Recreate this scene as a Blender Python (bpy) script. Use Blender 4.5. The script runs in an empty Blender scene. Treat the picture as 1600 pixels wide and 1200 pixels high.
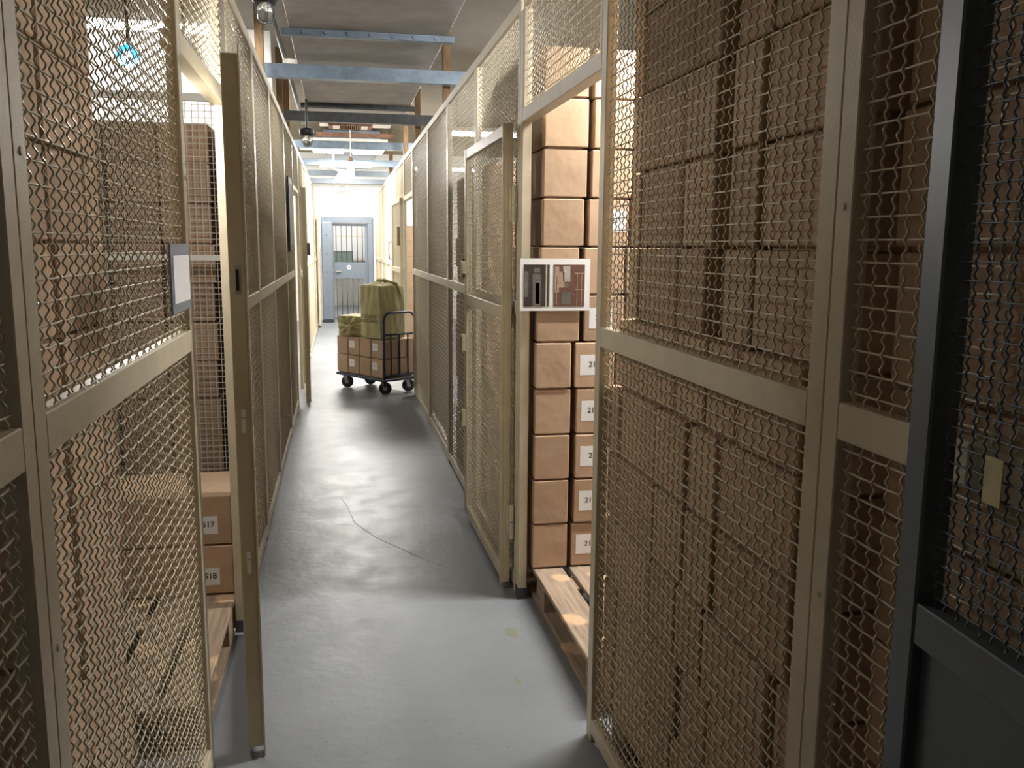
import bpy, bmesh, math, random
import numpy as np
from mathutils import Vector, Matrix
random.seed(7)
SC = bpy.context.scene
COL = SC.collection
PI = math.pi

# ------------------------------------------------------------------ camera, world, exposure
def set_camera():
    f, p, y, r = 1368.5, math.radians(8.926), math.radians(11.172), math.radians(0.477)
    fw = Vector((math.sin(y)*math.cos(p), math.cos(y)*math.cos(p), -math.sin(p)))
    rt = Vector((math.cos(y), -math.sin(y), 0)); up = rt.cross(fw)
    rt2 = rt*math.cos(r) + up*math.sin(r); up2 = up*math.cos(r) - rt*math.sin(r)
    cd = bpy.data.cameras.new('camera'); cd.sensor_width = 36.0; cd.lens = f/1600*36
    cd.clip_start = 0.02; cd.clip_end = 100
    c = bpy.data.objects.new('camera', cd); COL.objects.link(c)
    M = Matrix(((rt2.x, up2.x, -fw.x), (rt2.y, up2.y, -fw.y), (rt2.z, up2.z, -fw.z))).to_4x4()
    M.translation = (0, 0, 1.6); c.matrix_world = M
    SC.camera = c
set_camera()
w = bpy.data.worlds.new('world'); SC.world = w; w.use_nodes = True
w.node_tree.nodes['Background'].inputs[0].default_value = (0.02, 0.02, 0.02, 1)
SC.view_settings.view_transform = 'Standard'; SC.view_settings.look = 'None'
SC.view_settings.gamma = 1; SC.view_settings.use_curve_mapping = False
SC.view_settings.exposure = 0.2

# lamp powers (watts) of the fixtures built further down
P_RIGHT_CELL = 330      # radiance-scaled, see tube_fixture
P_LEFT_CELL = 30
P_CORRIDOR = 250
P_FAR = 85
P_FARCELL = 170

# ------------------------------------------------------------------ materials
def mat(name, col, rough=.6, metal=0., noise=.0, nscale=8., bump=0., bscale=60., col2=None, emit=None, spec=.5, stretch=None, coat=0.):
    m = bpy.data.materials.new(name); m.use_nodes = True
    nt = m.node_tree; b = nt.nodes['Principled BSDF']
    b.inputs['Base Color'].default_value = (*col, 1); b.inputs['Roughness'].default_value = rough
    b.inputs['Metallic'].default_value = metal; b.inputs['Specular IOR Level'].default_value = spec
    b.inputs['Coat Weight'].default_value = coat
    if emit:
        b.inputs['Emission Color'].default_value = (*emit[0], 1); b.inputs['Emission Strength'].default_value = emit[1]
    if noise or bump:
        tc = nt.nodes.new('ShaderNodeTexCoord'); src = tc.outputs['Object']
        if stretch:
            mp = nt.nodes.new('ShaderNodeMapping'); mp.inputs['Scale'].default_value = stretch
            nt.links.new(src, mp.inputs[0]); src = mp.outputs[0]
    if noise:
        n = nt.nodes.new('ShaderNodeTexNoise'); n.inputs['Scale'].default_value = nscale; n.inputs['Detail'].default_value = 5
        n.inputs['Roughness'].default_value = .65
        nt.links.new(src, n.inputs[0])
        rp = nt.nodes.new('ShaderNodeValToRGB')
        c2 = col2 if col2 else tuple(max(0, c*(1-noise)) for c in col)
        rp.color_ramp.elements[0].position = .32; rp.color_ramp.elements[0].color = (*c2, 1)
        rp.color_ramp.elements[1].position = .62; rp.color_ramp.elements[1].color = (*col, 1)
        nt.links.new(n.outputs['Fac'], rp.inputs[0]); nt.links.new(rp.outputs[0], b.inputs['Base Color'])
    if bump:
        n2 = nt.nodes.new('ShaderNodeTexNoise'); n2.inputs['Scale'].default_value = bscale; n2.inputs['Detail'].default_value = 4
        nt.links.new(src, n2.inputs[0])
        bp = nt.nodes.new('ShaderNodeBump'); bp.inputs['Strength'].default_value = bump; bp.inputs['Distance'].default_value = .01
        nt.links.new(n2.outputs['Fac'], bp.inputs['Height']); nt.links.new(bp.outputs[0], b.inputs['Normal'])
    return m

M = {}
M['cream'] = mat('cream_paint', (.60, .53, .39), .42, noise=.10, nscale=14, bump=.08, bscale=160)
M['cream2'] = mat('cream_paint_door', (.57, .50, .35), .40, noise=.12, nscale=10, bump=.08, bscale=160)
M['wire'] = mat('cream_painted_wire', (.56, .49, .35), .36)
M['white_wire'] = mat('white_painted_wire', (.66, .62, .56), .4)
M['white_paint'] = mat('white_painted_bar', (.72, .69, .62), .45)
M['gate_dark'] = mat('dark_blue_grey_paint', (.075, .092, .105), .45, noise=.15, nscale=9)
M['grey_blue'] = mat('blue_grey_paint', (.20, .235, .275), .45, noise=.12, nscale=9)
M['gate_blue'] = mat('light_blue_grey_paint', (.17, .20, .24), .4, noise=.08, nscale=5)
M['cabinet'] = mat('grey_green_fabric', (.14, .18, .16), .8, noise=.2, nscale=30)
M['galv'] = mat('galvanised_steel', (.19, .24, .30), .38, .55, noise=.35, nscale=9, bump=.1, bscale=50)
M['dark_steel'] = mat('dark_steel', (.10, .105, .11), .5, .4, noise=.4, nscale=14)
M['rust'] = mat('rusty_steel', (.23, .12, .075), .75, .2, noise=.5, nscale=20)
M['duct'] = mat('duct_sheet', (.33, .30, .27), .55, .15, noise=.32, nscale=3.2, bump=.12, bscale=5)
M['tan_wall'] = mat('tan_plaster', (.23, .19, .13), .85, noise=.18, nscale=3, bump=.1, bscale=30)
M['white_wall'] = mat('white_plaster', (.78, .77, .73), .8, noise=.05, nscale=3, bump=.06, bscale=40)
M['timber'] = mat('brown_timber', (.28, .17, .08), .7, noise=.4, nscale=6, stretch=(6, 6, 1))
M['black'] = mat('black_plastic', (.015, .015, .017), .5)
M['rubber'] = mat('black_rubber', (.02, .02, .022), .7)
M['hole'] = mat('unlit_slot', (.02, .018, .015), .9)  # near-black colour stands in for the shade inside slots and behind slats
M['paper'] = mat('white_paper', (.80, .80, .80), .7, noise=.03, nscale=12)
M['ink'] = mat('black_ink', (.03, .03, .035), .7)
M['ink_grey'] = mat('grey_ink', (.28, .28, .30), .7)
M['print_dark'] = mat('print_dark', (.035, .030, .028), .35, noise=.5, nscale=60)
M['print_mid'] = mat('print_grey', (.16, .15, .14), .35, noise=.5, nscale=50)
M['print_light'] = mat('print_light', (.45, .43, .38), .35, noise=.3, nscale=50)
M['print_brown'] = mat('print_brown', (.15, .075, .055), .35, noise=.4, nscale=50)
M['print_tan'] = mat('print_tan', (.42, .30, .22), .35, noise=.3, nscale=50)
M['trolley_blue'] = mat('dark_blue_enamel', (.018, .035, .075), .3, .2)
M['chrome'] = mat('zinc_plate', (.55, .53, .48), .3, .8)
M['hub'] = mat('grey_fork', (.40, .39, .36), .45, .4)
M['sack'] = mat('olive_canvas', (.45, .41, .22), .85, noise=.18, nscale=10, bump=.25, bscale=90)
M['sack_ink'] = mat('faded_stencil', (.16, .15, .075), .85)
M['stain_tag'] = mat('yellow_card', (.45, .40, .20), .7, noise=.2, nscale=40)
M['stain'] = mat('floor_stain', (.215, .215, .165), .55, noise=.2, nscale=40)
M['crack'] = mat('floor_crack', (.135, .145, .155), .6)
M['tape'] = mat('clear_brown_tape', (.47, .29, .16), .3)
M['glass'] = mat('clear_glass', (.9, .92, .92), .05, spec=.6)
M['glass'].node_tree.nodes['Principled BSDF'].inputs['Transmission Weight'].default_value = .9
M['lamp_white'] = mat('lit_diffuser', (.9, .9, .9), .5, emit=((1, .98, .94), 9))
M['lamp_tube'] = mat('lit_tube', (.9, .9, .9), .5, emit=((1, .97, .92), 14))
M['lamp_blue'] = mat('lit_blue_lens', (.1, .5, .9), .3, emit=((.03, .42, 1.0), 2.2))
M['lamp_core'] = mat('lit_core', (.9, .95, 1), .3, emit=((.75, .92, 1.0), 14))

def cardboard(name, col, dark):
    m = bpy.data.materials.new(name); m.use_nodes = True; nt = m.node_tree; b = nt.nodes['Principled BSDF']
    b.inputs['Roughness'].default_value = .72; b.inputs['Specular IOR Level'].default_value = .25
    tc = nt.nodes.new('ShaderNodeTexCoord'); oi = nt.nodes.new('ShaderNodeObjectInfo')
    ad = nt.nodes.new('ShaderNodeVectorMath'); ad.operation = 'ADD'
    sc = nt.nodes.new('ShaderNodeVectorMath'); sc.operation = 'SCALE'; sc.inputs['Scale'].default_value = 37.
    cb = nt.nodes.new('ShaderNodeCombineXYZ')
    for i in range(3): nt.links.new(oi.outputs['Random'], cb.inputs[i])
    nt.links.new(cb.outputs[0], sc.inputs[0]); nt.links.new(tc.outputs['Object'], ad.inputs[0]); nt.links.new(sc.outputs[0], ad.inputs[1])
    n = nt.nodes.new('ShaderNodeTexNoise'); n.inputs['Scale'].default_value = 7; n.inputs['Detail'].default_value = 6
    nt.links.new(ad.outputs[0], n.inputs[0])
    rp = nt.nodes.new('ShaderNodeValToRGB')
    rp.color_ramp.elements[0].position = .3; rp.color_ramp.elements[0].color = (*dark, 1)
    rp.color_ramp.elements[1].position = .65; rp.color_ramp.elements[1].color = (*col, 1)
    nt.links.new(n.outputs['Fac'], rp.inputs[0])
    hs = nt.nodes.new('ShaderNodeHueSaturation')
    mr = nt.nodes.new('ShaderNodeMapRange'); mr.inputs['To Min'].default_value = .86; mr.inputs['To Max'].default_value = 1.12
    nt.links.new(oi.outputs['Random'], mr.inputs[0]); nt.links.new(mr.outputs[0], hs.inputs['Value'])
    nt.links.new(rp.outputs[0], hs.inputs['Color']); nt.links.new(hs.outputs[0], b.inputs['Base Color'])
    wv = nt.nodes.new('ShaderNodeTexWave'); wv.bands_direction = 'Z'; wv.inputs['Scale'].default_value = 45; wv.inputs['Distortion'].default_value = .6
    nt.links.new(tc.outputs['Object'], wv.inputs[0])
    n2 = nt.nodes.new('ShaderNodeTexNoise'); n2.inputs['Scale'].default_value = 11; nt.links.new(ad.outputs[0], n2.inputs[0])
    mx = nt.nodes.new('ShaderNodeMath'); mx.operation = 'MULTIPLY_ADD'; mx.inputs[1].default_value = .012
    nt.links.new(wv.outputs['Fac'], mx.inputs[0]); nt.links.new(n2.outputs['Fac'], mx.inputs[2])
    bp = nt.nodes.new('ShaderNodeBump'); bp.inputs['Strength'].default_value = .22; bp.inputs['Distance'].default_value = .02
    nt.links.new(mx.outputs[0], bp.inputs['Height']); nt.links.new(bp.outputs[0], b.inputs['Normal'])
    return m
M['card'] = cardboard('brown_cardboard', (.50, .35, .235), (.435, .30, .195))

def wood_mat():
    m = bpy.data.materials.new('worn_pallet_wood'); m.use_nodes = True; nt = m.node_tree; b = nt.nodes['Principled BSDF']
    b.inputs['Roughness'].default_value = .85
    tc = nt.nodes.new('ShaderNodeTexCoord'); mp = nt.nodes.new('ShaderNodeMapping'); mp.inputs['Scale'].default_value = (14, 1.2, 14)
    nt.links.new(tc.outputs['Object'], mp.inputs[0])
    n = nt.nodes.new('ShaderNodeTexNoise'); n.inputs['Scale'].default_value = 4; n.inputs['Detail'].default_value = 7
    nt.links.new(mp.outputs[0], n.inputs[0])
    rp = nt.nodes.new('ShaderNodeValToRGB')
    rp.color_ramp.elements[0].position = .3; rp.color_ramp.elements[0].color = (.20, .145, .10, 1)
    rp.color_ramp.elements[1].position = .7; rp.color_ramp.elements[1].color = (.40, .30, .215, 1)
    nt.links.new(n.outputs['Fac'], rp.inputs[0])
    n3 = nt.nodes.new('ShaderNodeTexNoise'); n3.inputs['Scale'].default_value = 3.2; n3.inputs['Detail'].default_value = 3
    nt.links.new(tc.outputs['Object'], n3.inputs[0])
    r3 = nt.nodes.new('ShaderNodeValToRGB'); r3.color_ramp.elements[0].position = .56; r3.color_ramp.elements[1].position = .59
    nt.links.new(n3.outputs['Fac'], r3.inputs[0])
    mx = nt.nodes.new('ShaderNodeMixRGB'); mx.inputs[2].default_value = (.56, .38, .23, 1)
    nt.links.new(r3.outputs[0], mx.inputs[0]); nt.links.new(rp.outputs[0], mx.inputs[1]); nt.links.new(mx.outputs[0], b.inputs['Base Color'])
    bp = nt.nodes.new('ShaderNodeBump'); bp.inputs['Strength'].default_value = .3; bp.inputs['Distance'].default_value = .01
    nt.links.new(n.outputs['Fac'], bp.inputs['Height']); nt.links.new(bp.outputs[0], b.inputs['Normal'])
    return m
M['wood'] = wood_mat()

def floor_mat():
    m = bpy.data.materials.new('painted_concrete_floor'); m.use_nodes = True; nt = m.node_tree; b = nt.nodes['Principled BSDF']
    tc = nt.nodes.new('ShaderNodeTexCoord')
    n = nt.nodes.new('ShaderNodeTexNoise'); n.inputs['Scale'].default_value = 1.6; n.inputs['Detail'].default_value = 7; n.inputs['Roughness'].default_value = .6
    nt.links.new(tc.outputs['Object'], n.inputs[0])
    rp = nt.nodes.new('ShaderNodeValToRGB')
    rp.color_ramp.elements[0].position = .3; rp.color_ramp.elements[0].color = (.175, .190, .205, 1)
    rp.color_ramp.elements[1].position = .7; rp.color_ramp.elements[1].color = (.225, .240, .255, 1)
    nt.links.new(n.outputs['Fac'], rp.inputs[0])
    n2 = nt.nodes.new('ShaderNodeTexNoise'); n2.inputs['Scale'].default_value = 45; n2.inputs['Detail'].default_value = 5; n2.inputs['Roughness'].default_value = .7
    nt.links.new(tc.outputs['Object'], n2.inputs[0])
    r2 = nt.nodes.new('ShaderNodeValToRGB'); r2.color_ramp.elements[0].position = .30; r2.color_ramp.elements[1].position = .40
    nt.links.new(n2.outputs['Fac'], r2.inputs[0])
    mx = nt.nodes.new('ShaderNodeMixRGB'); mx.blend_type = 'MULTIPLY'; mx.inputs[0].default_value = .3
    nt.links.new(rp.outputs[0], mx.inputs[1]); nt.links.new(r2.outputs[0], mx.inputs[2]); nt.links.new(mx.outputs[0], b.inputs['Base Color'])
    mr = nt.nodes.new('ShaderNodeMapRange'); mr.inputs['To Min'].default_value = .30; mr.inputs['To Max'].default_value = .52
    n4 = nt.nodes.new('ShaderNodeTexNoise'); n4.inputs['Scale'].default_value = 6; n4.inputs['Detail'].default_value = 6
    nt.links.new(tc.outputs['Object'], n4.inputs[0]); nt.links.new(n4.outputs['Fac'], mr.inputs[0]); nt.links.new(mr.outputs[0], b.inputs['Roughness'])
    n5 = nt.nodes.new('ShaderNodeTexNoise'); n5.inputs['Scale'].default_value = 22; n5.inputs['Detail'].default_value = 5
    nt.links.new(tc.outputs['Object'], n5.inputs[0])
    bp = nt.nodes.new('ShaderNodeBump'); bp.inputs['Strength'].default_value = .14; bp.inputs['Distance'].default_value = .01
    nt.links.new(n5.outputs['Fac'], bp.inputs['Height']); nt.links.new(bp.outputs[0], b.inputs['Normal'])
    return m
M['floor'] = floor_mat()

# ------------------------------------------------------------------ mesh helpers
class MB:
    def __init__(s): s.v = []; s.f = []
    def box(s, x0, x1, y0, y1, z0, z1):
        i = len(s.v)
        s.v += [(x0,y0,z0),(x1,y0,z0),(x1,y1,z0),(x0,y1,z0),(x0,y0,z1),(x1,y0,z1),(x1,y1,z1),(x0,y1,z1)]
        s.f += [tuple(i+k for k in q) for q in ((0,3,2,1),(4,5,6,7),(0,1,5,4),(1,2,6,5),(2,3,7,6),(3,0,4,7))]
        return s
    def tube(s, pts, r, n=8, caps=True):
        pts = [Vector(p) for p in pts]; i0 = len(s.v); last = None
        for k, p in enumerate(pts):
            t = (pts[min(k+1, len(pts)-1)] - pts[max(k-1, 0)]).normalized()
            if last is None:
                a = Vector((0,0,1)) if abs(t.z) < .9 else Vector((1,0,0)); u = t.cross(a).normalized()
            else: u = (last - t*last.dot(t)).normalized()
            last = u; vv = t.cross(u)
            rr = r[k] if isinstance(r, (list, tuple)) else r
            s.v += [tuple(p + (u*math.cos(2*PI*j/n) + vv*math.sin(2*PI*j/n))*rr) for j in range(n)]
        for k in range(len(pts)-1):
            for j in range(n):
                a = i0+k*n+j; b = i0+k*n+(j+1) % n
                s.f.append((a, b, b+n, a+n))
        if caps:
            s.f.append(tuple(i0+j for j in range(n-1, -1, -1))); e = i0+(len(pts)-1)*n
            s.f.append(tuple(e+j for j in range(n)))
        return s
    def lathe(s, prof, n=16, c=(0,0,0), axis='z'):
        i0 = len(s.v)
        for (r, h) in prof:
            for j in range(n):
                a = 2*PI*j/n; p = (r*math.cos(a), r*math.sin(a), h)
                if axis == 'x': p = (p[2], p[0], p[1])
                if axis == 'y': p = (p[1], p[2], p[0])
                s.v.append((p[0]+c[0], p[1]+c[1], p[2]+c[2]))
        for k in range(len(prof)-1):
            for j in range(n):
                a = i0+k*n+j; b = i0+k*n+(j+1) % n
                s.f.append((a, b, b+n, a+n))
        s.f.append(tuple(i0+j for j in range(n-1, -1, -1)))
        e = i0+(len(prof)-1)*n; s.f.append(tuple(e+j for j in range(n)))
        return s
    def mesh(s, name, m, bevel=0, smooth=False):
        me = bpy.data.meshes.new(name); me.from_pydata([tuple(v) for v in s.v], [], s.f)
        bm = bmesh.new(); bm.from_mesh(me)
        if bevel: bmesh.ops.bevel(bm, geom=bm.edges[:], offset=bevel, segments=1, affect='EDGES')
        bmesh.ops.recalc_face_normals(bm, faces=bm.faces[:])
        bm.to_mesh(me); bm.free()
        if smooth:
            for p in me.polygons: p.use_smooth = True
        me.materials.append(m); return me
    def build(s, name, m, parent=None, bevel=0, smooth=False):
        return link(name, s.mesh(name, m, bevel, smooth), parent)

def link(name, me, parent=None, loc=None, rz=0):
    o = bpy.data.objects.new(name, me); COL.objects.link(o)
    if parent: o.parent = parent
    if loc: o.location = loc
    if rz: o.rotation_euler = (0, 0, rz)
    return o
def tag(o, label, cat, group=None, kind=None):
    o['label'] = label; o['category'] = cat
    if group: o['group'] = group
    if kind: o['kind'] = kind
    return o
def thing(name, label, cat, loc=(0,0,0), rz=0, group=None):
    o = bpy.data.objects.new(name, None); COL.objects.link(o); o.empty_display_size = .1
    o.location = loc; o.rotation_euler = (0, 0, rz)
    return tag(o, label, cat, group)
def struct(o): o['kind'] = 'structure'; return o
_cache = {}
def boxmesh(name, dx, dy, dz, m, bevel=.002):
    """box from the origin to (dx,dy,dz), cached"""
    k = (name, round(dx,4), round(dy,4), round(dz,4), m.name, bevel)
    if k not in _cache: _cache[k] = MB().box(0, dx, 0, dy, 0, dz).mesh(name, m, bevel)
    return _cache[k]
def text_mesh(txt, size, m, align='LEFT', bold=0.0):
    k = ('txt', txt, size, m.name, align)
    if k in _cache: return _cache[k]
    cu = bpy.data.curves.new('lettering', 'FONT'); cu.body = txt; cu.size = size; cu.align_x = align; cu.align_y = 'CENTER'
    cu.offset = bold; cu.extrude = .0002
    o = bpy.data.objects.new('lettering_tmp', cu); COL.objects.link(o)
    dg = bpy.context.evaluated_depsgraph_get()
    me = bpy.data.meshes.new_from_object(o.evaluated_get(dg)); me.name = 'lettering'
    bpy.data.objects.remove(o); bpy.data.curves.remove(cu)
    me.materials.clear(); me.materials.append(m); _cache[k] = me
    return me
def text(name, txt, size, m, parent, loc, rot, align='LEFT', bold=0.0):
    o = link(name, text_mesh(txt, size, m, align, bold), parent, loc); o.rotation_euler = rot; return o

PITCH = .034
def wire_mesh_data(wd, ht, seg, sides, r=.0021, amp=.0030, pitch=PITCH, m=None, flat=False):
    """crimped woven wire: width along y, height along z, depth along x"""
    key = ('wires', round(wd,3), round(ht,3), seg, sides, r, amp, pitch, m.name)
    if key in _cache: return _cache[key]
    nv = max(2, int(round(wd/pitch))); nh = max(2, int(round(ht/pitch)))
    py, pz = wd/nv, ht/nh
    V = []; F = []; base = 0
    ang = np.arange(sides)*2*PI/sides + PI/4
    ca, sa = np.cos(ang), np.sin(ang)
    def family(n_w, n_c, p_w, p_c, vertical, phase, sg, am, freq):
        nonlocal base
        S = n_c*sg+1
        t = np.arange(S)/sg*p_c
        for i in range(n_w):
            pos = (i+.5)*p_w
            off = am*np.cos(freq*PI*(t/p_c-.5) + PI*(i+phase))
            if vertical:
                P = np.stack([off, np.full(S, pos), t], 1); u = np.array([1.,0,0]); v = np.array([0,1.,0])
            else:
                P = np.stack([off, t, np.full(S, pos)], 1); u = np.array([1.,0,0]); v = np.array([0,0,1.])
            ring = P[:,None,:] + r*(ca[None,:,None]*u + sa[None,:,None]*v)
            V.append(ring.reshape(-1,3))
            k = np.arange(S-1)[:,None]*sides; j = np.arange(sides)[None,:]; jn = (j+1) % sides
            q = np.stack([k+j, k+jn, k+jn+sides, k+j+sides], -1).reshape(-1,4) + base
            F.append(q); base += S*sides
    # uprights carry two extra crimps in every opening, cross wires are almost straight
    family(nv, nh, py, pz, True, 0, seg, amp, 3 if seg >= 5 else 1)
    family(nh, nv, pz, py, False, 1, max(1, seg//4), amp*.35, 1)
    V = np.concatenate(V).astype(np.float32); F = np.concatenate(F).astype(np.int32)
    me = bpy.data.meshes.new('wire_mesh')
    me.vertices.add(len(V)); me.vertices.foreach_set('co', V.ravel())
    me.loops.add(F.size); me.loops.foreach_set('vertex_index', F.ravel())
    me.polygons.add(len(F)); me.polygons.foreach_set('loop_start', np.arange(0, F.size, 4, dtype=np.int32))
    me.polygons.foreach_set('use_smooth', np.ones(len(F), dtype=bool))
    me.update(calc_edges=True); me.validate()
    me.materials.append(m); _cache[key] = me
    return me

XL, XR = -.412, .775       # corridor faces of the two cage walls
FD = .032                  # depth of the frame irons
ZT, ZM, ZH = 2.63, 1.33, 2.12

def lod(y):
    if y < 3.0: return (8, 4)
    if y < 5.5: return (6, 3)
    if y < 9: return (2, 3)
    return (1, 3)
def add_mesh(parent, x, y0, y1, z0, z1, ly, m=None):
    seg, sides = lod(ly)
    r = .0021
    o = link('wire_mesh', wire_mesh_data(y1-y0, z1-z0, seg, sides, r=r, m=m or M['wire']), parent, (x, y0, z0))
    o['kind'] = 'stuff'
    return o
def rail(parent, y0, y1, z0, z1, name='rail', m=None, x0=0, d=FD):
    return link(name, boxmesh(name, d, y1-y0, z1-z0, m or M['cream']), parent, (x0, y0, z0))

def side_root(name, side, Y0, Y1, label, cat='mesh panel', group=None, dx=0):
    """local frame: +x away from the corridor, y along the wall from 0 to width"""
    if side == 'R': return thing(name, label, cat, (XR+dx, Y0, 0), 0, group)
    return thing(name, label, cat, (XL-dx, Y1, 0), PI, group)

def panel(side, Y0, Y1, label, z0=.03, sw=.045, group=None, midrail=True):
    W = Y1-Y0; t = side_root('cage_panel', side, Y0, Y1, label, group=group)
    g = .001
    for y in (g, W-sw-g): rail(t, y, y+sw, 0.0, ZT-.05, 'stile')
    rail(t, g, W-g, ZT-.05, ZT, 'rail'); rail(t, sw+g, W-sw-g, z0, z0+.05, 'rail')
    near = Y0
    if midrail:
        rail(t, sw+g, W-sw-g, ZM-.03, ZM+.03, 'rail')
        add_mesh(t, .014, sw, W-sw, z0+.05, ZM-.03, near); add_mesh(t, .014, sw, W-sw, ZM+.03, ZT-.05, near)
    else:
        add_mesh(t, .014, sw, W-sw, z0+.05, ZT-.05, near)
    return t
def header(side, Y0, Y1, label, sw=.045):
    W = Y1-Y0; t = side_root('header_panel', side, Y0, Y1, label)
    rail(t, .001, W-.001, ZT-.05, ZT, 'rail'); rail(t, .001, W-.001, ZH, ZH+.055, 'rail', d=.05)
    for y in (.001, W-.021): rail(t, y, y+.02, ZH+.055, ZT-.05, 'stile')
    add_mesh(t, .014, .02, W-.02, ZH+.055, ZT-.05, Y0)
    return t

# ------------------------------------------------------------------ the setting
XW0, XW1, YB, YE = -3.4, 4.0, -8.0, 19.2
ZC = 3.5
fl = struct(link('floor', MB().box(XW0, XW1, YB, 25, -.1, 0).mesh('floor', M['floor'])))
struct(link('ceiling', MB().box(XW0, XW1, YB, 25, ZC, ZC+.1).mesh('ceiling', M['tan_wall'])))
struct(link('wall_left', MB().box(XW0-.1, XW0, YB, 25, 0, ZC).mesh('wall_left', M['white_wall'])))
struct(link('wall_right', MB().box(XW1, XW1+.1, YB, 25, 0, ZC).mesh('wall_right', M['white_wall'])))
struct(link('wall_back', MB().box(XW0, XW1, YB-.1, YB, 0, ZC).mesh('wall_back', M['tan_wall'])))
we = MB().box(XW0, -.34, YE, YE+.25, 0, ZC).box(.74, XW1, YE, YE+.25, 0, ZC).box(-.34, .74, YE, YE+.25, 2.19, ZC)
struct(we.build('wall_end', M['white_wall']))
# room beyond the end gate
struct(link('wall_beyond', MB().box(XW0, XW1, 24.0, 24.1, 0, ZC).mesh('wall_beyond', M['white_wall'])))
struct(link('wall_beyond_side', MB().box(.74, .84, YE+.26, 23.98, 0, ZC).mesh('wall_beyond_side', M['white_wall'])))

# marks on the floor
o = MB(); pts = []
for k, (x, y) in enumerate([(-.02,5.55),(.03,5.28),(.06,5.0),(.17,4.72),(.30,4.5),(.41,4.32),(.52,4.18)]): pts.append((x, y))
for (a, b) in zip(pts[:-1], pts[1:]):
    d = Vector((b[0]-a[0], b[1]-a[1], 0)).normalized(); nrm = Vector((-d.y, d.x, 0))*.0020
    i = len(o.v); o.v += [(a[0]-nrm.x, a[1]-nrm.y, .0006), (b[0]-nrm.x, b[1]-nrm.y, .0006), (b[0]+nrm.x, b[1]+nrm.y, .0006), (a[0]+nrm.x, a[1]+nrm.y, .0006)]
    o.f.append((i, i+1, i+2, i+3))
o.build('floor_crack', M['crack'], fl)
for (cx, cy, rx, ry) in ((.68, 3.40, .03, .055), (.62, 2.98, .012, .035)):
    s = MB(); n = 18
    s.v = [(cx, cy, .0007)] + [(cx+rx*math.cos(2*PI*k/n)*random.uniform(.8,1.1), cy+ry*math.sin(2*PI*k/n)*random.uniform(.8,1.1), .0007) for k in range(n)]
    s.f = [(0, 1+k, 1+(k+1) % n) for k in range(n)]
    s.build('floor_stain', M['stain'], fl)

# ------------------------------------------------------------------ lamps
def area(name, parent, loc, sx, sy, power, col=(1, .96, .9), rot=(0,0,0), spread=PI):
    l = bpy.data.lights.new(name, 'AREA'); l.shape = 'RECTANGLE'; l.size = sx; l.size_y = sy; l.energy = power; l.color = col; l.spread = spread
    o = bpy.data.objects.new(name, l); COL.objects.link(o); o.parent = parent; o.location = loc; o.rotation_euler = rot; return o
def tube_fixture(label, loc, L, along, power, col=(1,.975,.94), group=None):
    t = thing('fluorescent_fixture', label, 'lamp', loc, 0 if along == 'x' else PI/2, group)
    MB().box(-L/2, L/2, -.11, .11, .026, .075).build('housing', M['white_paint'], t, .004)
    MB().tube([(-L/2+.03, 0, 0), (L/2-.03, 0, 0)], .014, 10).build('tube', mat('lit_tube_%d' % len(bpy.data.materials), (.9, .9, .9), .5, emit=(col, power/(PI*2*PI*.014*(L-.06)))), t, smooth=True)
    for s in (-1, 1):
        MB().box(s*(L/2-.02)-.012, s*(L/2-.02)+.012, -.02, .02, -.018, .03).build('lamp_holder', M['white_paint'], t)
        MB().tube([(s*L*.35, 0, .09), (s*L*.35, 0, ZC-loc[2])], .006, 6).build('hanger_rod', M['dark_steel'], t)
    return t
tube_fixture('lit fluorescent tube hanging over the boxes in the right cage', (2.10, 3.46, 2.66), 1.7, 'x', P_RIGHT_CELL)
for (lb, lc, pw) in (('lit fluorescent tube high in the left cage behind the wire partition', (-1.3, 6.2, 2.95), P_FARCELL*.4),
                 ('lit fluorescent tube in the far right cage beyond the trolley', (1.9, 10.6, 2.9), P_FARCELL),
                 ('lit fluorescent tube in the far left cage beyond the second door', (-1.5, 11.0, 2.9), P_FARCELL),
                 ('lit fluorescent tube in the last cage on the right', (1.9, 15.5, 2.9), P_FARCELL),
                 ('lit fluorescent tube in the last cage on the left', (-1.6, 15.5, 2.9), P_FARCELL),
                 ('lit fluorescent tube in the room behind the barred gate', (-.4, 21.5, 3.0), P_FAR*2.2)):
    tube_fixture(lb, lc, 1.4, 'x', pw)

# blue lamp seen through the near left panel
t = thing('blue_lamp', 'round glowing blue lamp hanging behind the near left mesh', 'lamp', (-.664, 3.2, 2.209))
MB().lathe([(.0005, 0), (.036, 0), (.037, .006), (.034, .022), (.02, .03), (.0005, .031)], 20, axis='y').build('body', M['dark_steel'], t, smooth=False)
MB().lathe([(.0005, -.016), (.016, -.014), (.030, -.006), (.035, -.0005), (.0005, -.0004)], 20, axis='y').build('lens', M['lamp_blue'], t, smooth=True)
MB().lathe([(.0005, -.0225), (.010, -.021), (.0135, -.0165), (.0005, -.0163)], 16, axis='y').build('bulb', M['lamp_core'], t, smooth=True)
MB().tube([(0, .012, .036), (0, .012, ZC-2.209)], .006, 6).build('cord', M['black'], t)
l = bpy.data.lights.new('lamp_light', 'POINT'); l.energy = P_LEFT_CELL; l.color = (1, .97, .92); l.shadow_soft_size = .03
o = bpy.data.objects.new('lamp_light', l); COL.objects.link(o); o.parent = t; o.location = (0, -.01, -.11)

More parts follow.
